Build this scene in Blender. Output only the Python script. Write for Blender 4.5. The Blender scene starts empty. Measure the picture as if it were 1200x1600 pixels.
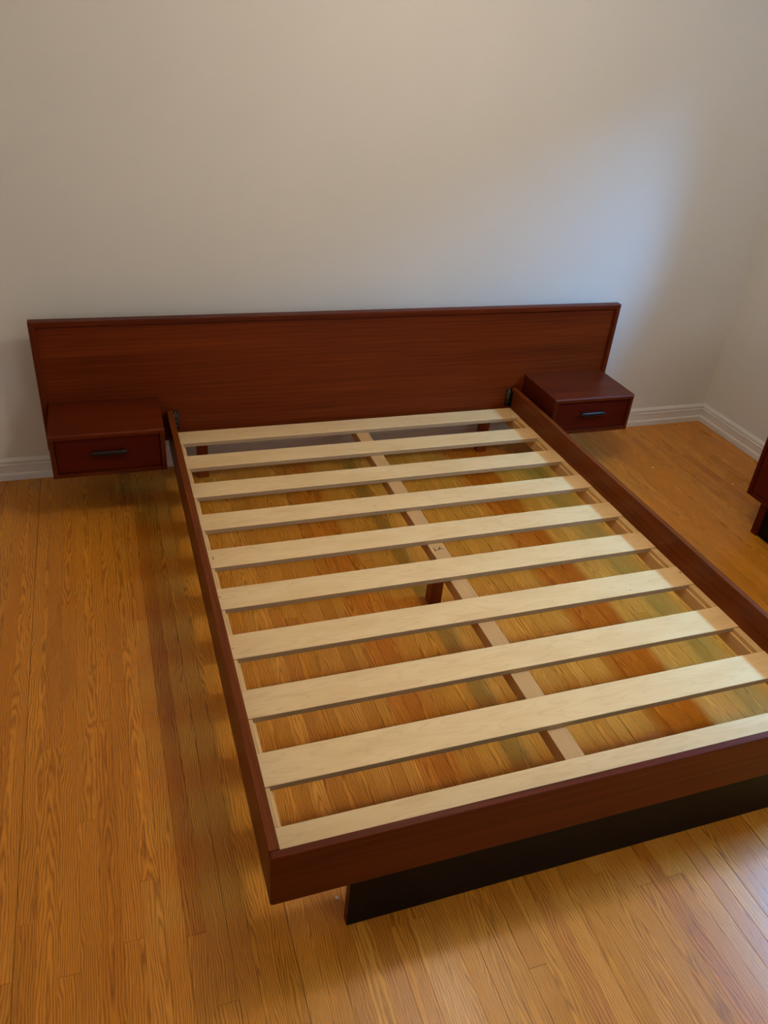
import bpy, bmesh, math, random
from mathutils import Vector, Matrix

random.seed(11)
scene = bpy.context.scene
COL = scene.collection

# ------------------------------------------------------------------ camera
def make_camera():
    pitch, yaw, roll = -0.5623, -0.3727, 0.0924
    f = Vector((-math.sin(yaw) * math.cos(pitch), math.cos(yaw) * math.cos(pitch), math.sin(pitch)))
    r0 = Vector((math.cos(yaw), math.sin(yaw), 0.0))
    u0 = r0.cross(f)
    r = math.cos(roll) * r0 + math.sin(roll) * u0
    u = -math.sin(roll) * r0 + math.cos(roll) * u0
    cam = bpy.data.cameras.new('camera')
    cam.sensor_fit = 'HORIZONTAL'
    cam.sensor_width = 36.0
    cam.lens = 1226.14 * 36.0 / 1200.0
    cam.clip_start = 0.02
    o = bpy.data.objects.new('camera', cam)
    m = Matrix((r, u, -f)).transposed().to_4x4()
    m.translation = Vector((0.2653, -2.9146, 1.6956))
    o.matrix_world = m
    COL.objects.link(o)
    scene.camera = o
    return o, r, u, f
CAM, CR, CU, CF = make_camera()

def project(p):
    d = Vector(p) - Vector((0.2653, -2.9146, 1.6956))
    z = d.dot(CF)
    if z < 0.05:
        return None
    return 600 + 1226.14 * d.dot(CR) / z, 800 - 1226.14 * d.dot(CU) / z

# ------------------------------------------------------------------ world, daylight, exposure
world = bpy.data.worlds.new('overcast_sky')
world.use_nodes = True
scene.world = world
bg = world.node_tree.nodes['Background']
bg.inputs['Color'].default_value = (0.62, 0.78, 1.0, 1)
bg.inputs['Strength'].default_value = 0.6

SIDE_POWER, REAR_FILL_POWER, LAMP_POWER = 76.0, 15.0, 98.0

def area_light(name, loc, target, sx, sy, power, color, spread=math.pi):
    l = bpy.data.lights.new(name, 'AREA')
    l.shape = 'RECTANGLE'
    l.size, l.size_y = sx, sy
    l.energy = power
    l.color = color
    l.spread = spread
    o = bpy.data.objects.new(name, l)
    o.location = loc
    o.rotation_euler = (Vector(target) - Vector(loc)).to_track_quat('-Z', 'Y').to_euler()
    COL.objects.link(o)
    return o
# bright sky seen through the side window (outside the wall, above the opening)
area_light('window_daylight', (3.81, -1.52, 2.25), (1.90, -1.95, 0.20), 0.60, 0.32, SIDE_POWER, (0.18, 0.54, 1.10), math.radians(140))
# added soft fill, shining in through the made-up window behind the camera
area_light('rear_fill_light', (2.05, -4.05, 1.95), (1.9, -3.5, 1.45), 1.5, 1.3, REAR_FILL_POWER, (0.92, 0.96, 1.0))

vs = scene.view_settings
scene.display_settings.display_device = 'sRGB'
vs.view_transform = 'Standard'
vs.look = 'None'
vs.gamma = 1.0
vs.use_curve_mapping = False
vs.exposure = 0.0
scene.cycles.adaptive_threshold = 0.04
scene.cycles.max_bounces = 7

# ------------------------------------------------------------------ node helpers
class NT:
    def __init__(self, name):
        self.mat = bpy.data.materials.new(name)
        self.mat.use_nodes = True
        self.t = self.mat.node_tree
        self.n = self.t.nodes
        self.bsdf = self.n['Principled BSDF']
    def link(self, a, b):
        self.t.links.new(a, b)
    def put(self, sock, v):
        if isinstance(v, bpy.types.NodeSocket):
            self.link(v, sock)
        else:
            sock.default_value = v
    def math(self, op, a, b=None, c=None, clamp=False):
        nd = self.n.new('ShaderNodeMath')
        nd.operation = op
        nd.use_clamp = clamp
        for i, v in enumerate((a, b, c)):
            if v is not None:
                self.put(nd.inputs[i], v)
        return nd.outputs[0]
    def add(self, a, b): return self.math('ADD', a, b)
    def sub(self, a, b): return self.math('SUBTRACT', a, b)
    def mul(self, a, b): return self.math('MULTIPLY', a, b)
    def vec(self, x, y, z):
        nd = self.n.new('ShaderNodeCombineXYZ')
        for i, v in enumerate((x, y, z)):
            self.put(nd.inputs[i], v)
        return nd.outputs[0]
    def sep(self, v):
        nd = self.n.new('ShaderNodeSeparateXYZ')
        self.link(v, nd.inputs[0])
        return nd.outputs
    def noise(self, v, scale=1.0, detail=2.0, rough=0.5):
        nd = self.n.new('ShaderNodeTexNoise')
        self.link(v, nd.inputs['Vector'])
        nd.inputs['Scale'].default_value = scale
        nd.inputs['Detail'].default_value = detail
        nd.inputs['Roughness'].default_value = rough
        return nd.outputs['Fac']
    def pos(self):
        return self.n.new('ShaderNodeNewGeometry').outputs['Position']
    def ramp(self, fac, stops):
        nd = self.n.new('ShaderNodeValToRGB')
        el = nd.color_ramp.elements
        while len(el) < len(stops):
            el.new(0.5)
        for e, (p, c) in zip(el, stops):
            e.position = p
            e.color = (*c, 1)
        self.put(nd.inputs[0], fac)
        return nd.outputs[0]
    def mix(self, fac, a, b, blend='MIX'):
        nd = self.n.new('ShaderNodeMix')
        nd.data_type = 'RGBA'
        nd.blend_type = blend
        self.put(nd.inputs[0], fac)
        for s, v in ((nd.inputs[6], a), (nd.inputs[7], b)):
            self.put(s, v if isinstance(v, bpy.types.NodeSocket) else (*v, 1))
        return nd.outputs[2]
    def mapr(self, v, a, b, c, d):
        nd = self.n.new('ShaderNodeMapRange')
        self.put(nd.inputs[0], v)
        for i, q in enumerate((a, b, c, d)):
            nd.inputs[i + 1].default_value = q
        return nd.outputs[0]
    def bump(self, h, strength=0.1, dist=0.001):
        nd = self.n.new('ShaderNodeBump')
        nd.inputs['Strength'].default_value = strength
        nd.inputs['Distance'].default_value = dist
        self.link(h, nd.inputs['Height'])
        self.link(nd.outputs[0], self.bsdf.inputs['Normal'])
    def out(self, color=None, rough=0.5, spec=0.5, coat=0.0, coat_rough=0.2, metal=0.0):
        b = self.bsdf.inputs
        if color is not None:
            self.put(b['Base Color'], color if isinstance(color, bpy.types.NodeSocket) else (*color, 1))
        self.put(b['Roughness'], rough)
        b['Specular IOR Level'].default_value = spec
        b['Coat Weight'].default_value = coat
        b['Coat Roughness'].default_value = coat_rough
        b['Metallic'].default_value = metal
        return self.mat

def oak_floor_material():
    n = NT('golden_oak_floor')
    uv = n.n.new('ShaderNodeUVMap').outputs[0]
    u, v, _ = n.sep(uv)
    at = n.n.new('ShaderNodeAttribute')
    at.attribute_name = 'rnd'
    r = at.outputs['Fac']
    fr = lambda k: n.math('FRACT', n.mul(r, k))
    r2, r3, r4 = fr(17.31), fr(71.7), fr(233.9)
    rz = n.mul(r, 57.0)
    cx = n.mul(n.sub(r2, 0.5), 0.12)
    n1 = n.sub(n.noise(n.vec(n.mul(u, 16), n.mul(v, 2.6), rz), 1, 3, 0.55), 0.5)
    n2 = n.sub(n.noise(n.vec(n.mul(u, 90), n.mul(v, 9.0), rz), 1, 2, 0.5), 0.5)
    d = n.math('DIVIDE', n.sub(u, cx), 0.0140)
    slope = n.mul(n.sub(r3, 0.5), 14.0)
    arch = n.mul(n.math('SQRT', n.add(n.mul(d, d), 0.6)), 2.7)
    t = n.add(n.add(arch, n.mul(v, slope)), n.add(n.mul(n1, 8.5), n.mul(n2, 0.9)))
    s = n.math('FRACT', t)
    ring = n.math('POWER', n.math('ABSOLUTE', n.sub(n.mul(s, 2.0), 1.0)), 1.3)
    pores = n.noise(n.vec(n.mul(u, 900), n.mul(v, 28), rz), 1, 2, 0.6)
    grain = n.mul(ring, n.mapr(pores, 0.3, 0.75, 0.35, 1.15))
    broad = n.noise(n.vec(n.mul(u, 8), n.mul(v, 1.5), rz), 1, 2, 0.5)
    light = n.ramp(r4, [(0.0, (0.67, 0.252, 0.018)), (0.3, (0.74, 0.300, 0.027)), (0.6, (0.71, 0.278, 0.022)),
                        (0.88, (0.78, 0.335, 0.038)), (1.0, (0.60, 0.200, 0.012))])
    dark = n.mix(1.0, light, (0.42, 0.30, 0.20), 'MULTIPLY')
    c = n.mix(grain, n.mix(1.0, light, (1.08, 1.09, 1.12), 'MULTIPLY'), dark)
    c = n.mix(1.0, c, n.ramp(broad, [(0.3, (0.86, 0.82, 0.78)), (0.7, (1.08, 1.06, 1.04))]), 'MULTIPLY')
    n.bump(n.sub(1.0, grain), 0.12, 0.0006)
    return n.out(c, n.mapr(broad, 0.3, 0.7, 0.26, 0.36), 0.38)

def teak_material(name, axis, lo, hi, rough=0.40, fine=1.0, dist=1.0):
    n = NT(name)
    p = n.pos()
    x, y, z = n.sep(p)
    oi = n.n.new('ShaderNodeObjectInfo').outputs['Random']
    off = n.mul(oi, 23.0)
    co = {'x': (x, y, z), 'y': (y, x, z), 'z': (z, x, y)}[axis]
    a, b, c3 = co
    w = n.noise(n.vec(n.mul(a, 0.7), n.mul(b, 6), n.add(n.mul(c3, 6), off)), 1, 2, 0.5)
    t = n.add(n.mul(n.add(b, c3), 55.0), n.mul(w, 9.0 * dist))
    wave = n.math('ABSOLUTE', n.sub(n.mul(n.math('FRACT', t), 2.0), 1.0))
    streak = n.noise(n.vec(n.mul(a, 2.2), n.mul(b, 260 * fine), n.add(n.mul(c3, 260 * fine), off)), 1, 4, 0.65)
    broad = n.noise(n.vec(n.mul(a, 0.8), n.mul(b, 14), n.add(n.mul(c3, 14), off)), 1, 3, 0.55)
    f = n.add(n.add(n.mul(wave, 0.10), n.mul(streak, 0.90)), n.mul(n.sub(broad, 0.5), 0.55))
    c = n.ramp(f, [(0.22, lo), (0.78, hi)])
    n.bump(streak, 0.05, 0.0004)
    return n.out(c, rough, 0.18)

def birch_material():
    n = NT('birch_slat_face')
    x, y, z = n.sep(n.pos())
    oi = n.n.new('ShaderNodeObjectInfo').outputs['Random']
    off = n.mul(oi, 41.0)
    w = n.noise(n.vec(n.mul(x, 2.2), n.mul(y, 14), off), 1, 2, 0.5)
    t = n.add(n.mul(w, 13.0), n.mul(y, 14.0))
    s = n.math('FRACT', t)
    line = n.math('POWER', n.math('ABSOLUTE', n.sub(n.mul(s, 2.0), 1.0)), 5.0)
    fleck = n.noise(n.vec(n.mul(x, 26), n.mul(y, 210), off), 1, 3, 0.6)
    cloud = n.noise(n.vec(n.mul(x, 5), n.mul(y, 16), off), 1, 3, 0.55)
    base = n.ramp(cloud, [(0.3, (0.85, 0.555, 0.245)), (0.55, (0.90, 0.615, 0.285)), (0.8, (0.92, 0.655, 0.33))])
    f = n.add(n.mul(line, 0.20), n.mapr(fleck, 0.5, 0.85, 0.0, 0.15))
    c = n.mix(f, base, (0.58, 0.33, 0.12))
    return n.out(c, 0.5, 0.3)

def ply_edge_material():
    n = NT('plywood_edge')
    x, y, z = n.sep(n.pos())
    s = n.math('FRACT', n.mul(z, 1.0 / 0.0052))
    band = n.math('GREATER_THAN', s, 0.5)
    fl = n.noise(n.vec(n.mul(x, 30), n.mul(y, 30), n.mul(z, 700)), 1, 2, 0.5)
    c = n.mix(n.mul(band, 0.8), (0.62, 0.43, 0.23), (0.30, 0.18, 0.08))
    c = n.mix(n.mapr(fl, 0.3, 0.7, 0.0, 0.4), c, (0.40, 0.26, 0.13))
    return n.out(c, 0.65, 0.2)

def soft_wood_material(name, axis, lo, hi):
    n = NT(name)
    x, y, z = n.sep(n.pos())
    a, b, c3 = {'x': (x, y, z), 'y': (y, x, z), 'z': (z, x, y)}[axis]
    w = n.noise(n.vec(n.mul(a, 2), n.mul(b, 30), n.mul(c3, 30)), 1, 2, 0.5)
    t = n.add(n.mul(n.add(b, c3), 120.0), n.mul(w, 5.0))
    wave = n.math('ABSOLUTE', n.sub(n.mul(n.math('FRACT', t), 2.0), 1.0))
    st = n.noise(n.vec(n.mul(a, 9), n.mul(b, 300), n.mul(c3, 300)), 1, 3, 0.6)
    c = n.ramp(n.add(n.mul(wave, 0.45), n.mul(st, 0.55)), [(0.2, lo), (0.8, hi)])
    return n.out(c, 0.55, 0.3)

def paint_material(name, color, rough, bump=0.0, var=0.03):
    n = NT(name)
    p = n.pos()
    nz = n.noise(p, 2.2, 3, 0.5)
    hi = tuple(min(1, c * (1 + var)) for c in color)
    lo = tuple(c * (1 - var) for c in color)
    c = n.ramp(nz, [(0.3, lo), (0.7, hi)])
    if bump:
        n.bump(n.noise(p, 420, 2, 0.5), bump, 0.0006)
    return n.out(c, rough, 0.3)

def plain_material(name, color, rough=0.5, metal=0.0, spec=0.5, var=0.08, scale=60):
    n = NT(name)
    nz = n.noise(n.pos(), scale, 3, 0.6)
    c = n.ramp(nz, [(0.3, tuple(v * (1 - var) for v in color)), (0.7, tuple(min(1, v * (1 + var)) for v in color))])
    return n.out(c, rough, spec, metal=metal)

def glass_material():
    m = bpy.data.materials.new('window_glass')
    m.use_nodes = True
    t = m.node_tree
    t.nodes.clear()
    o = t.nodes.new('ShaderNodeOutputMaterial')
    tr = t.nodes.new('ShaderNodeBsdfTransparent')
    gl = t.nodes.new('ShaderNodeBsdfGlossy')
    gl.inputs['Roughness'].default_value = 0.02
    mx = t.nodes.new('ShaderNodeMixShader')
    mx.inputs[0].default_value = 0.05
    t.links.new(tr.outputs[0], mx.inputs[1])
    t.links.new(gl.outputs[0], mx.inputs[2])
    t.links.new(mx.outputs[0], o.inputs[0])
    return m

def lamp_material():
    n = NT('lit_opal_glass')
    n.out((0.9, 0.88, 0.82), 0.3)
    n.bsdf.inputs['Emission Color'].default_value = (1.0, 0.845, 0.65, 1)
    n.bsdf.inputs['Emission Strength'].default_value = LAMP_POWER
    return n.mat

OAK = oak_floor_material()
T_LO, T_HI = (0.050, 0.0060, 0.0010), (0.175, 0.0260, 0.0032)
TEAK_X = teak_material('teak_grain_lengthwise', 'x', T_LO, T_HI)
TEAK_Y = teak_material('teak_grain_depthwise', 'y', T_LO, T_HI)
TEAK_Z = teak_material('teak_grain_upright', 'z', T_LO, T_HI)
TEAK_PANEL = teak_material('teak_headboard_veneer', 'x', (0.085, 0.0100, 0.0012), (0.215, 0.036, 0.0035), 0.42, 0.7, 0.6)
TEAK_RAIL = teak_material('teak_side_rail', 'y', (0.085, 0.0140, 0.0014), (0.240, 0.052, 0.0050))
TEAK_DARK = teak_material('teak_drawer_veneer', 'x', (0.050, 0.0035, 0.0010), (0.115, 0.0085, 0.0020), 0.40)
TEAK_DARK_Y = teak_material('teak_dresser_veneer', 'y', (0.050, 0.0035, 0.0010), (0.115, 0.0085, 0.0020), 0.40)
BIRCH = birch_material()
PLY = ply_edge_material()
BEAM = soft_wood_material('pine_beam', 'y', (0.56, 0.30, 0.100), (0.68, 0.385, 0.150))
LEDGER = soft_wood_material('pine_ledger', 'y', (0.70, 0.41, 0.140), (0.84, 0.56, 0.25))
LEGWOOD = teak_material('stained_leg_wood', 'z', (0.19, 0.036, 0.006), (0.33, 0.075, 0.013))
WALL = paint_material('warm_white_wall_paint', (0.775, 0.765, 0.73), 0.6, 0.06, 0.012)
CEIL = paint_material('ceiling_paint', (0.86, 0.85, 0.82), 0.8)
TRIM = paint_material('white_trim_paint', (0.80, 0.79, 0.76), 0.35, 0.0, 0.01)
SUB = plain_material('dark_subfloor', (0.035, 0.017, 0.007), 0.9)
BLACK = plain_material('black_plinth_laminate', (0.0028, 0.002, 0.002), 0.45, 0, 0.16, 0.2)
ROSE = plain_material('dark_rosewood', (0.014, 0.005, 0.004), 0.40, 0, 0.35, 0.3, 90)
BRASS = plain_material('aged_brass', (0.20, 0.15, 0.08), 0.38, 0.9)
IRON = plain_material('dark_steel', (0.03, 0.028, 0.026), 0.35, 0.8)
INK = plain_material('black_ink', (0.010, 0.008, 0.008), 0.6)
CRUMB = plain_material('pale_crumb', (0.88, 0.82, 0.74), 0.7, 0, 0.3, 0.1, 600)
GLASS = glass_material()
LIT = lamp_material()

# ------------------------------------------------------------------ object helpers
ORIG = {}
def finish(name, bm, mats, parent=None, smooth=False):
    bmesh.ops.recalc_face_normals(bm, faces=bm.faces)
    org = ORIG.get(parent.name, Vector()) if parent else Vector()
    bmesh.ops.translate(bm, verts=bm.verts, vec=-org)
    me = bpy.data.meshes.new(name)
    bm.to_mesh(me)
    bm.free()
    for m in (mats if isinstance(mats, (list, tuple)) else [mats]):
        me.materials.append(m)
    if smooth:
        for p in me.polygons:
            p.use_smooth = True
    o = bpy.data.objects.new(name, me)
    COL.objects.link(o)
    if parent:
        o.parent = parent
        ORIG[o.name] = org
    return o

def thing(name, loc, label, cat, group=None):
    o = bpy.data.objects.new(name, None)
    o.empty_display_size = 0.1
    o.location = loc
    COL.objects.link(o)
    o['label'], o['category'] = label, cat
    if group:
        o['group'] = group
    ORIG[o.name] = Vector(loc)
    return o

def structure(o, label=None):
    o['kind'] = 'structure'
    if label:
        o['label'] = label
    return o

def add_box(bm, x0, x1, y0, y1, z0, z1, bevel=0.0, seg=2, mat=0):
    vs_ = [bm.verts.new(c) for c in ((x0, y0, z0), (x1, y0, z0), (x1, y1, z0), (x0, y1, z0),
                                     (x0, y0, z1), (x1, y0, z1), (x1, y1, z1), (x0, y1, z1))]
    fs = []
    for q in ((0, 3, 2, 1), (4, 5, 6, 7), (0, 1, 5, 4), (1, 2, 6, 5), (2, 3, 7, 6), (3, 0, 4, 7)):
        f = bm.faces.new([vs_[i] for i in q])
        f.material_index = mat
        fs.append(f)
    if bevel:
        es = list({e for f in fs for e in f.edges})
        bmesh.ops.bevel(bm, geom=es, offset=bevel, segments=seg, profile=0.5, affect='EDGES', clamp_overlap=True)
    return fs

def box(name, x0, x1, y0, y1, z0, z1, mat, parent=None, bevel=0.0, seg=2):
    bm = bmesh.new()
    add_box(bm, x0, x1, y0, y1, z0, z1, bevel, seg)
    return finish(name, bm, mat, parent)

def prism(bm, prof, a0, a1, fn, mat=0):
    """extrude closed 2-D profile between parameters a0 and a1; fn(u, v, a) -> xyz; a0/a1 may depend on profile"""
    lo = [bm.verts.new(fn(u, v, a0(u, v) if callable(a0) else a0)) for u, v in prof]
    hi = [bm.verts.new(fn(u, v, a1(u, v) if callable(a1) else a1)) for u, v in prof]
    k = len(prof)
    for i in range(k):
        j = (i + 1) % k
        bm.faces.new((lo[i], lo[j], hi[j], hi[i])).material_index = mat
    bm.faces.new(lo[::-1]).material_index = mat
    bm.faces.new(hi).material_index = mat

def add_cyl(bm, c, axis, r, h, seg=16, r2=None):
    rot = Vector((0, 0, 1)).rotation_difference(Vector(axis)).to_matrix().to_4x4()
    m = Matrix.Translation(Vector(c)) @ rot
    bmesh.ops.create_cone(bm, cap_ends=True, segments=seg, radius1=r, radius2=r if r2 is None else r2, depth=h, matrix=m)

# ------------------------------------------------------------------ the room
YW, XC, XL, YF, ZC = 0.1359, 3.2204, -0.50, -3.55, 2.44
T = 0.14
fl = structure(box('floor', XL - T, XC + T, YF - T, YW + T, -0.05, -0.0125, SUB), 'golden oak strip floor running towards the headboard wall')

structure(box('wall_back', XL - T, XC + T, YW, YW + T, -0.05, ZC, WALL), 'plain warm white wall behind the headboard')
structure(box('wall_left', XL - T, XL, YF - T, YW, -0.05, ZC, WALL), 'plain warm white side wall left of the bed')
structure(box('ceiling', XL - T, XC + T, YF - T, YW + T, ZC, ZC + 0.1, CEIL), 'flat white ceiling')
# right wall with a window opening
WY0, WY1, WZ0, WZ1 = -2.15, -0.63, 1.38, 1.93
bm = bmesh.new()
add_box(bm, XC, XC + T, YF - T, WY0, -0.05, ZC)
add_box(bm, XC, XC + T, WY1, YW, -0.05, ZC)
add_box(bm, XC, XC + T, WY0, WY1, -0.05, WZ0)
add_box(bm, XC, XC + T, WY0, WY1, WZ1, ZC)
structure(finish('wall_right', bm, WALL), 'plain warm white wall right of the bed with a window')

FX0, FX1, FZ0, FZ1 = 1.30, 2.80, 0.85, 2.10  # opening for the added window that admits the fill light
bm = bmesh.new()
add_box(bm, XL, FX0, YF - T, YF, -0.05, ZC)
add_box(bm, FX1, XC, YF - T, YF, -0.05, ZC)
add_box(bm, FX0, FX1, YF - T, YF, -0.05, FZ0)
add_box(bm, FX0, FX1, YF - T, YF, FZ1, ZC)
structure(finish('wall_front', bm, WALL), 'plain warm white wall opposite the headboard with an added fill window')

def window(name, fn, a0, a1, z0, z1, label):
    """fn(depth, a, z) -> xyz; depth < 0 is inside the room"""
    w = bpy.data.objects.new(name, None)
    w.location = fn(0, (a0 + a1) / 2, z0)
    COL.objects.link(w)
    ORIG[name] = Vector(w.location)
    structure(w, label)
    def bar(bm, d0, d1, p0, p1, q0, q1):
        c0, c1 = Vector(fn(d0, p0, q0)), Vector(fn(d1, p1, q1))
        add_box(bm, min(c0.x, c1.x), max(c0.x, c1.x), min(c0.y, c1.y), max(c0.y, c1.y), q0, q1)
    def ring(nm, d0, d1, p0, p1, q0, q1, t):
        bm = bmesh.new()
        bar(bm, d0, d1, p0, p1, q0, q0 + t)
        bar(bm, d0, d1, p0, p1, q1 - t, q1)
        bar(bm, d0, d1, p0, p0 + t, q0 + t, q1 - t)
        bar(bm, d0, d1, p1 - t, p1, q0 + t, q1 - t)
        return finish(nm, bm, TRIM, w)
    ring('casing', -0.016, 0, a0 - 0.07, a1 + 0.07, z0 - 0.07, z1 + 0.07, 0.07)
    ring('sash_frame', 0.05, 0.09, a0, a1, z0, z1, 0.035)
    bm = bmesh.new()
    bar(bm, 0.068, 0.072, a0 + 0.035, a1 - 0.035, z0 + 0.035, z1 - 0.035)
    finish('pane', bm, GLASS, w)
window('window_1', lambda d, a, z: (XC + d, a, z), WY0, WY1, WZ0, WZ1, 'white framed window high in the right wall')
window('fill_window', lambda d, a, z: (a, YF - d, z), FX0, FX1, FZ0, FZ1, 'added white framed fill window in the unseen wall opposite the headboard')  # out of view, put in to brighten the headboard wall

# baseboards (moulded profile: offset from wall, height)
BP = [(0, 0), (0.018, 0), (0.018, 0.024), (0.0155, 0.029), (0.0125, 0.031), (0.0125, 0.062), (0.0150, 0.0645), (0.0150, 0.068),
      (0.0105, 0.0705), (0.0105, 0.076), (0.0130, 0.0785), (0.0130, 0.083), (0.0085, 0.089), (0.005, 0.0937), (0, 0.0937)]
def baseboard(name, fn, a0, a1, label):
    bm = bmesh.new()
    prism(bm, BP, a0, a1, fn)
    structure(finish(name, bm, TRIM), label)
baseboard('baseboard_back', lambda u, v, a: (a, YW - u, v), lambda u, v: XL + u, lambda u, v: XC - u, 'white moulded baseboard along the headboard wall')
baseboard('baseboard_right', lambda u, v, a: (XC - u, a, v), lambda u, v: YF + u, lambda u, v: YW - u, 'white moulded baseboard along the right wall')
baseboard('baseboard_left', lambda u, v, a: (XL + u, a, v), lambda u, v: YF + u, lambda u, v: YW - u, 'white moulded baseboard along the left wall')
baseboard('baseboard_front', lambda u, v, a: (a, YF + u, v), lambda u, v: XL + u, lambda u, v: XC - u, 'white moulded baseboard along the wall opposite the headboard')

# ------------------------------------------------------------------ floor planks
PW, PX0 = 0.0428, -0.0135
fixed_ends = {}
for x, y in ((0.185, -0.202), (0.185, -1.126), (0.360, -1.172), (0.141, -1.272), (0.007, -1.338), (0.097, -1.586),
             (-0.036, -1.817), (0.354, -2.094), (-0.071, -1.934)):
    fixed_ends.setdefault(math.floor((x - PX0) / PW), []).append(y)
planks = []
k0 = math.floor((XL - PX0) / PW)
k1 = math.ceil((XC - PX0) / PW)
seams = {}
rs = random.Random(5)
for k in range(k0, k1 + 1):
    seams[k] = rs.choice((0.00005, 0.0001, 0.0001, 0.0002, 0.0003, 0.0005))
for k in range(k0, k1):
    xa, xb = max(PX0 + k * PW + seams[k], XL), min(PX0 + (k + 1) * PW - seams[k + 1], XC)
    if xb - xa < 0.004:
        continue
    fx = sorted(fixed_ends.get(k, []), reverse=True)
    ends = [YW]
    if fx:
        cuts = list(fx)
        y = cuts[-1]
    else:
        y = YW - rs.uniform(0.15, 1.5)
        cuts = [y]
    while True:
        y -= rs.uniform(0.75, 1.9)
        if y < YF + 0.15:
            break
        cuts.append(y)
    ys = [YW] + cuts + [YF]
    for a, b in zip(ys[:-1], ys[1:]):
        planks.append((xa, xb, b + 0.00025, a - 0.00025))

def plank_geo(bm, p, rnd):
    xa, xb, ya, yb = p
    uvl = bm.loops.layers.uv.verify()
    rl = bm.faces.layers.float.get('rnd') or bm.faces.layers.float.new('rnd')
    top = (rnd - 0.5) * 0.0004 - 0.0003
    xm = (xa + xb) / 2
    c = 0.00025
    v = [bm.verts.new(q) for q in ((xa, ya, -0.0125), (xb, ya, -0.0125), (xb, yb, -0.0125), (xa, yb, -0.0125),
                                   (xa, ya, top - c), (xb, ya, top - c), (xb, yb, top - c), (xa, yb, top - c),
                                   (xa + c, ya + c, top), (xb - c, ya + c, top), (xb - c, yb - c, top), (xa + c, yb - c, top))]
    for q in ((0, 1, 5, 4), (1, 2, 6, 5), (2, 3, 7, 6), (3, 0, 4, 7), (4, 5, 9, 8), (5, 6, 10, 9), (6, 7, 11, 10), (7, 4, 8, 11), (8, 9, 10, 11)):
        f = bm.faces.new([v[i] for i in q])
        f[rl] = rnd
        for l in f.loops:
            l[uvl].uv = (l.vert.co.x - xm, l.vert.co.y + rnd * 9.0)

def plank_score(p):
    xa, xb, ya, yb = p
    n, tot = 0, 0
    for i in range(24):
        y = ya + (yb - ya) * (i + 0.5) / 24
        q = project(((xa + xb) / 2, y, 0))
        if q and -6 < q[0] < 1206 and -6 < q[1] < 1606:
            n += (yb - ya) / (Vector(((xa + xb) / 2, y, 0)) - CAM.matrix_world.translation).length ** 2
    return n
rp = random.Random(21)
scored = [(plank_score(p), p, rp.random()) for p in planks]
vis = sorted([s for s in scored if s[0] > 0], key=lambda s: -s[0])[:300]
vis_ids = {id(s[1]) for s in vis}
for _, p, r in vis:
    bm = bmesh.new()
    plank_geo(bm, p, r)
    finish('plank', bm, OAK, fl)
bm = bmesh.new()
for _, p, r in scored:
    if id(p) not in vis_ids:
        plank_geo(bm, p, r)
rest = finish('plank_field', bm, OAK, fl)
rest['kind'] = 'stuff'

# ------------------------------------------------------------------ the bed
RO, RI, RJ, RK = 0.4506, 0.4735, 1.9715, 1.9925
RT, RB = 0.3190, 0.1642
YFB, FT = -2.0150, 0.0175
ST, SLT = 0.2266, 0.0165
bed = thing('platform_bed', (1.2215, -1.0, 0.0), 'low teak platform bed with wide headboard and ten bare birch slats', 'bed')

# headboard
hb = box('headboard', 0.0215, 2.4285, 0.011, 0.0346, 0.1821, 0.6700, TEAK_PANEL, bed)
hb['label'] = 'wide teak veneer headboard with a raised edge'
FW = 0.0221
def frame_piece(name, prof_fn, a0, a1, mat):
    bm = bmesh.new()
    # profile across the strip: s = distance in from outer edge, y
    c = 0.0035
    prof = [(0, 0.0346), (0, c), (c, 0), (FW - 0.004, 0), (FW, 0.004), (FW, 0.0346)]
    prism(bm, prof, a0, a1, prof_fn)
    return finish(name, bm, mat, hb)
ZT = 0.6896
frame_piece('top_edging', lambda s, y, a: (a, y, ZT - s), lambda s, y: s, lambda s, y: 2.45 - s, TEAK_X)
frame_piece('side_edging', lambda s, y, a: (s, y, a), 0.1821, lambda s, y: ZT - s, TEAK_Z)
frame_piece('side_edging', lambda s, y, a: (2.45 - s, y, a), 0.1821, lambda s, y: ZT - s, TEAK_Z)
for x0, x1 in ((0.5598, 0.6034), (1.8420, 1.8870)):
    box('leg', x0, x1, 0.0, 0.034, 0.0, 0.1820, LEGWOOD, hb, 0.002)

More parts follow.
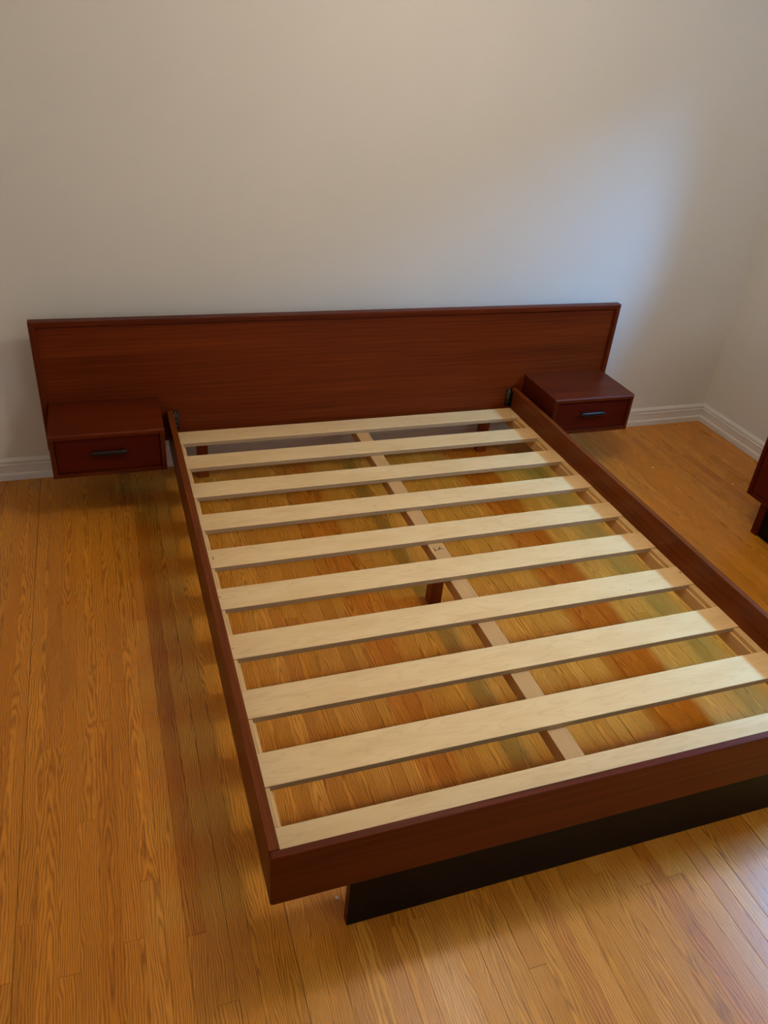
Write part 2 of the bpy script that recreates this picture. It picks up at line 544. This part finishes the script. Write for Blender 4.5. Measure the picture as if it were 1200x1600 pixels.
# side rails with ledgers, spacers and hook brackets
SL = [(-0.013, -0.1153), (-0.2155, -0.3139), (-0.4278, -0.5203), (-0.6376, -0.7306), (-0.847, -0.9412), (-1.0504, -1.145),
      (-1.260, -1.3545), (-1.4737, -1.5707), (-1.6802, -1.7771), (-1.8835, -1.9820)]
SL = [((a + b) / 2 + 0.0485, (a + b) / 2 - 0.0485) for a, b in SL]
SL[0] = (-0.013, -0.1125)
for side in (0, 1):
    x0, x1 = (RO, RI) if side == 0 else (RJ, RK)
    rail = box('side_rail', x0, x1, YFB + FT + 0.0004, 0.0005, RB, RT, TEAK_RAIL, bed, 0.0022)
    s = 1 if side == 0 else -1
    xi = RI if side == 0 else RJ
    def bx(nm, a, b, y0, y1, z0, z1, mat, bev=0.0):
        return box(nm, min(xi + s * a, xi + s * b), max(xi + s * a, xi + s * b), y0, y1, z0, z1, mat, rail, bev)
    bx('ledger', 0.0002, 0.030, -1.995, -0.006, RB + 0.002, ST - SLT - 0.0004, LEDGER, 0.001)
    for (a, b), (c, d) in zip(SL[:-1], SL[1:]):
        bx('spacer', 0.0012, 0.0235, c + 0.0012, b - 0.0012, ST - SLT - 0.0002, ST - 0.0015 - random.random() * 0.001, LEDGER, 0.0008)
    # bracket: plate against the headboard, hook and screws
    bm = bmesh.new()
    lo, hi = sorted((xi + s * 0.001, xi + s * 0.0235))
    add_box(bm, lo, hi, 0.0050, 0.0104, 0.230, 0.312, 0.0024)
    lo, hi = sorted((xi + s * 0.0003, xi + s * 0.0030))
    add_box(bm, lo, hi, -0.017, 0.0060, 0.234, 0.302, 0.001)
    br = finish('hook_bracket', bm, IRON, rail)
    br['label'] = 'dark steel hook bracket joining rail to headboard'
    bm = bmesh.new()
    for z in (0.247, 0.268, 0.305):
        bmesh.ops.create_uvsphere(bm, u_segments=10, v_segments=6, radius=0.0036,
                                  matrix=Matrix.Translation((xi + s * 0.0110, 0.0040, z)))
    for dx in (0.0060, 0.0125, 0.0190):
        add_cyl(bm, (xi + s * dx, 0.0042, 0.272), (0, 0, 1), 0.0012, 0.060, 8)
    sc_ = finish('bracket_screws', bm, BRASS, rail, True)
    sc_['label'] = 'brass screw heads and pin'

# footboard
bm = bmesh.new()
add_box(bm, RO, RK, YFB, YFB + FT, RB, RT)
bmesh.ops.bevel(bm, geom=[e for e in bm.edges if abs(e.verts[0].co.y - e.verts[1].co.y) > 0.005], offset=0.0065, segments=4, profile=0.5, affect='EDGES')
bmesh.ops.bevel(bm, geom=[e for e in bm.edges if abs(e.verts[0].co.y - e.verts[1].co.y) < 1e-5], offset=0.0022, segments=2, profile=0.5, affect='EDGES')
fb = finish('footboard', bm, TEAK_X, bed)
# plinth board below it: black face, teak ends
bm = bmesh.new()
add_box(bm, 0.6218, 1.8210, -2.0075, -1.9865, 0.0002, RB - 0.0002, 0.0)
for f in bm.faces:
    f.material_index = 0 if abs(f.normal.y) > 0.5 or f.calc_center_median().y < -2.007 else 1
for f in bm.faces:
    c = f.calc_center_median()
    f.material_index = 1 if (abs(c.x - 0.6218) < 1e-4 or abs(c.x - 1.8210) < 1e-4) else 0
pb = finish('plinth_board', bm, [BLACK, TEAK_Z], bed)
pb['label'] = 'black plinth board under the footboard'

# slats
slats = []
for i, (a, b) in enumerate(SL):
    bm = bmesh.new()
    fs = add_box(bm, RI + 0.0025, RJ - 0.0015, b, a, ST - SLT, ST, 0.0)
    bmesh.ops.bevel(bm, geom=[e for e in bm.edges if abs(e.verts[0].co.z - e.verts[1].co.z) < 1e-6 and e.verts[0].co.z > ST - 0.001],
                    offset=0.0012, segments=1, affect='EDGES')
    bm.normal_update()
    for f in bm.faces:
        f.material_index = 0 if abs(f.normal.z) > 0.6 else 1
    o = finish('slat', bm, [BIRCH, PLY], bed)
    slats.append(o)

# centre beam with support leg
beam = box('centre_beam', 1.2030, 1.2578, -1.994, -0.004, 0.170, ST - SLT - 0.0004, BEAM, bed, 0.0012)
box('support_leg', 1.2080, 1.2500, -1.012, -0.968, 0.0, 0.1698, LEGWOOD, beam, 0.002)

def strokes(name, parent, z, segs, w, mat=INK):
    bm = bmesh.new()
    for (xa, ya), (xb, yb) in segs:
        d = Vector((xb - xa, yb - ya, 0))
        n = Vector((-d.y, d.x, 0)).normalized() * w / 2
        a, b = Vector((xa, ya, z)), Vector((xb, yb, z))
        lo = [a + n, a - n, b - n, b + n]
        v0 = [bm.verts.new(q) for q in lo]
        v1 = [bm.verts.new(q + Vector((0, 0, 0.0003))) for q in lo]
        bm.faces.new(v1)
        for i in range(4):
            j = (i + 1) % 4
            bm.faces.new((v0[i], v0[j], v1[j], v1[i]))
    return finish(name, bm, mat, parent)
# ------------------------------------------------------------------ nightstands
def handle_mesh(bm, cx, cz, yf, half, axis='x'):
    """rounded bar with tapered ends on a shallow backing, front towards -y"""
    n, m = 18, 12
    rings = []
    for i in range(n + 1):
        t = -1 + 2 * i / n
        k = max(0.0, 1 - abs(t) ** 8) ** 0.5
        rx = max(0.0009, 0.0100 * k)
        ry = max(0.0006, 0.0060 * k)
        ring = []
        for j in range(m):
            a = 2 * math.pi * j / m
            ring.append(bm.verts.new((cx + t * half, yf - 0.0145 + ry * math.cos(a), cz + rx * math.sin(a))))
        rings.append(ring)
    for a, b in zip(rings[:-1], rings[1:]):
        for j in range(m):
            k = (j + 1) % m
            bm.faces.new((a[j], a[k], b[k], b[j]))
    bm.faces.new(rings[0])
    bm.faces.new(rings[-1])
    for s in (-1, 1):
        add_box(bm, cx + s * half * 0.72 - 0.006, cx + s * half * 0.72 + 0.006, yf - 0.012, yf + 0.0015, cz - 0.007, cz + 0.007)

def nightstand(x0, x1, label):
    y0, y1, z0, z1 = -0.2777, 0.0095, 0.2081, 0.3775
    t = 0.0165
    c = 0.006
    ns = thing('nightstand', ((x0 + x1) / 2, (y0 + y1) / 2, z0), label, 'nightstand', 'nightstands hung on the headboard')
    def panel(nm, fn, a0, a1, mat):
        # s = distance in from outer face, y; chamfered front outer edge, mitred ends
        bm = bmesh.new()
        prof = [(0, y1), (0, y0 + c), (c * 0.8, y0), (t, y0 + 0.001), (t, y1)]
        prism(bm, prof, a0, a1, fn)
        return finish(nm, bm, mat, ns)
    panel('top_panel', lambda s, y, a: (a, y, z1 - s), lambda s, y: x0 + s, lambda s, y: x1 - s, TEAK_X)
    panel('bottom_panel', lambda s, y, a: (a, y, z0 + s), lambda s, y: x0 + s, lambda s, y: x1 - s, TEAK_X)
    panel('side_panel', lambda s, y, a: (x0 + s, y, a), lambda s, y: z0 + s, lambda s, y: z1 - s, TEAK_Y)
    panel('side_panel', lambda s, y, a: (x1 - s, y, a), lambda s, y: z0 + s, lambda s, y: z1 - s, TEAK_Y)
    box('back_panel', x0 + t, x1 - t, y1 - 0.006, y1 - 0.0005, z0 + t, z1 - t, TEAK_DARK, ns)
    g = 0.0022
    yd = y0 + 0.009
    bm = bmesh.new()
    add_box(bm, x0 + t + g, x1 - t - g, yd, yd + 0.016, z0 + t + g, z1 - t - g, 0.001, 1)
    for xa in (x0 + t + 0.006, x1 - t - 0.016):
        add_box(bm, xa, xa + 0.010, yd + 0.0162, y1 - 0.02, z0 + t + 0.006, z1 - t - 0.02)
    add_box(bm, x0 + t + 0.0165, x1 - t - 0.0165, yd + 0.0164, y1 - 0.02, z0 + t + 0.006, z0 + t + 0.012)
    dr = finish('drawer', bm, TEAK_DARK, ns)
    dr['label'] = 'inset teak drawer front'
    bm = bmesh.new()
    handle_mesh(bm, (x0 + x1) / 2, 0.301, yd, 0.064)
    h = finish('handle', bm, ROSE, dr, True)
    h['label'] = 'dark rosewood bar handle'
    return ns
nightstand(0.0275, 0.4205, 'floating teak nightstand hung at the left end of the headboard')
nightstand(2.0290, 2.4260, 'floating teak nightstand hung at the right end of headboard, near the room corner')

# ------------------------------------------------------------------ dresser at the right wall
DX, DY1, DY0, DZ0, DZ1 = 2.6816, -0.7942, -2.15, 0.1536, 0.74
ds = thing('dresser', ((DX + 3.195) / 2, (DY0 + DY1) / 2, 0.0), 'dark red-brown teak dresser cut off by the right edge of the photo', 'dresser')
t = 0.020
def dpanel(nm, fn, a0, a1, mat):
    bm = bmesh.new()
    prof = [(0, 3.195), (0, DX + 0.004), (0.004, DX), (t, DX + 0.001), (t, 3.195)]
    prism(bm, prof, a0, a1, fn)
    return finish(nm, bm, mat, ds)
dpanel('top_panel', lambda s, x, a: (x, a, DZ1 - s), lambda s, x: DY0 + s, lambda s, x: DY1 - s, TEAK_DARK_Y)
dpanel('bottom_panel', lambda s, x, a: (x, a, DZ0 + s), lambda s, x: DY0 + s, lambda s, x: DY1 - s, TEAK_DARK_Y)
dpanel('side_panel', lambda s, x, a: (x, DY1 - s, a), lambda s, x: DZ0 + s, lambda s, x: DZ1 - s, TEAK_DARK)
dpanel('side_panel', lambda s, x, a: (x, DY0 + s, a), lambda s, x: DZ0 + s, lambda s, x: DZ1 - s, TEAK_DARK)
box('back_panel', 3.186, 3.1945, DY0 + t, DY1 - t, DZ0 + t, DZ1 - t, TEAK_DARK_Y, ds)
ym = (DY0 + DY1) / 2
box('divider', DX + 0.004, 3.185, ym - 0.009, ym + 0.009, DZ0 + t, DZ1 - t, TEAK_DARK_Y, ds)
for (ya, yb) in ((DY0 + t, ym - 0.009), (ym + 0.009, DY1 - t)):
    H = (DZ1 - DZ0 - 2 * t) / 3
    for k in range(3):
        za = DZ0 + t + k * H
        bm = bmesh.new()
        add_box(bm, DX + 0.006, DX + 0.024, ya + 0.002, yb - 0.002, za + 0.002, za + H - 0.002, 0.0012, 1)
        add_box(bm, DX + 0.0242, 3.15, ya + 0.012, yb - 0.012, za + 0.008, za + H - 0.03)
        dr = finish('drawer', bm, TEAK_DARK_Y, ds)
        bm = bmesh.new()
        handle_mesh(bm, 0.0, 0.0, 0.0, 0.064)
        M = Matrix.Translation((DX + 0.006, (ya + yb) / 2, za + H * 0.55)) @ Matrix.Rotation(-math.pi / 2, 4, 'Z')
        bmesh.ops.transform(bm, matrix=M, verts=bm.verts)
        finish('handle', bm, ROSE, dr, True)
for xa, ya in ((2.7086, -0.8776), (2.7086, DY0 + 0.0834), (3.13, -0.8776), (3.13, DY0 + 0.0834)):
    box('leg', xa, xa + 0.034, ya - 0.017, ya + 0.017, 0.0, DZ0 + 0.0005, TEAK_DARK, ds, 0.003)
box('kick_board', 2.7186, 2.7366, DY0 + 0.101, -0.8951, 0.0005, DZ0, BLACK, ds)

# ------------------------------------------------------------------ ceiling lamp
LX, LY, LZ, LR = 1.42, -1.38, 2.20, 0.085
lp = thing('ceiling_lamp', (LX, LY, ZC), 'opal glass globe lamp on a short brass stem over the bed', 'lamp')
bm = bmesh.new()
add_cyl(bm, (LX, LY, ZC - 0.0125), (0, 0, 1), 0.060, 0.025, 32)
finish('canopy', bm, BRASS, lp)
bm = bmesh.new()
add_cyl(bm, (LX, LY, (ZC - 0.025 + LZ + LR) / 2), (0, 0, 1), 0.008, ZC - 0.025 - LZ - LR + 0.004, 12)
add_cyl(bm, (LX, LY, LZ + LR + 0.004), (0, 0, 1), 0.030, 0.026, 24)
finish('stem', bm, BRASS, lp)
bm = bmesh.new()
bmesh.ops.create_uvsphere(bm, u_segments=32, v_segments=20, radius=LR, matrix=Matrix.Translation((LX, LY, LZ)))
finish('glass_globe', bm, LIT, lp, True)

# ------------------------------------------------------------------ pen marks and small scraps
MZ = ST - SLT - 0.0003
strokes('pen_mark', beam, MZ, [((1.2142, -0.9661), (1.2174, -0.9700)), ((1.2174, -0.9700), (1.2166, -0.9817)), ((1.2137, -0.9817), (1.2195, -0.9822)),
                               ((1.2225, -0.9775), (1.2293, -0.9788)), ((1.2293, -0.9788), (1.2400, -0.9630)), ((1.2310, -0.9755), (1.2416, -0.9745)),
                               ((1.2416, -0.9745), (1.2465, -0.9750))], 0.0026)
strokes('pen_mark', slats[4], ST, [((0.4990, -0.884), (0.5005, -0.896)), ((0.4970, -0.886), (0.4990, -0.884)), ((0.4980, -0.897), (0.5035, -0.896))], 0.0015)
strokes('pen_mark', slats[5], ST, [((0.4900, -1.085), (0.4925, -1.092))], 0.002)
strokes('pen_mark', slats[6], ST, [((0.4900, -1.312), (0.4930, -1.314))], 0.002)
strokes('screw_hole', slats[6], ST, [((1.9580, -1.292), (1.9630, -1.294)), ((1.9630, -1.294), (1.9655, -1.290))], 0.0025)
strokes('screw_hole', slats[6], ST, [((1.737, -1.337), (1.7400, -1.339))], 0.0025)

def crumb(x, y, s, label):
    bm = bmesh.new()
    bmesh.ops.create_icosphere(bm, subdivisions=1, radius=s)
    for v in bm.verts:
        v.co *= random.uniform(0.7, 1.25)
        v.co.z = v.co.z * 0.4
    zmin = min(v.co.z for v in bm.verts)
    bmesh.ops.translate(bm, verts=bm.verts, vec=(x, y, -zmin - 0.0001))
    o = finish('crumb', bm, CRUMB)
    o['label'], o['category'], o['group'] = label, 'crumb', 'specks on the floor'
crumb(0.618, -1.941, 0.0055, 'tiny white crumb on the floor beneath the footboard corner')
crumb(2.622, -0.295, 0.0062, 'tiny pale crumb on the floor beyond right rail, below the nightstand')
crumb(2.912, -0.507, 0.0052, 'tiny pale crumb on the floor between dresser and room corner')
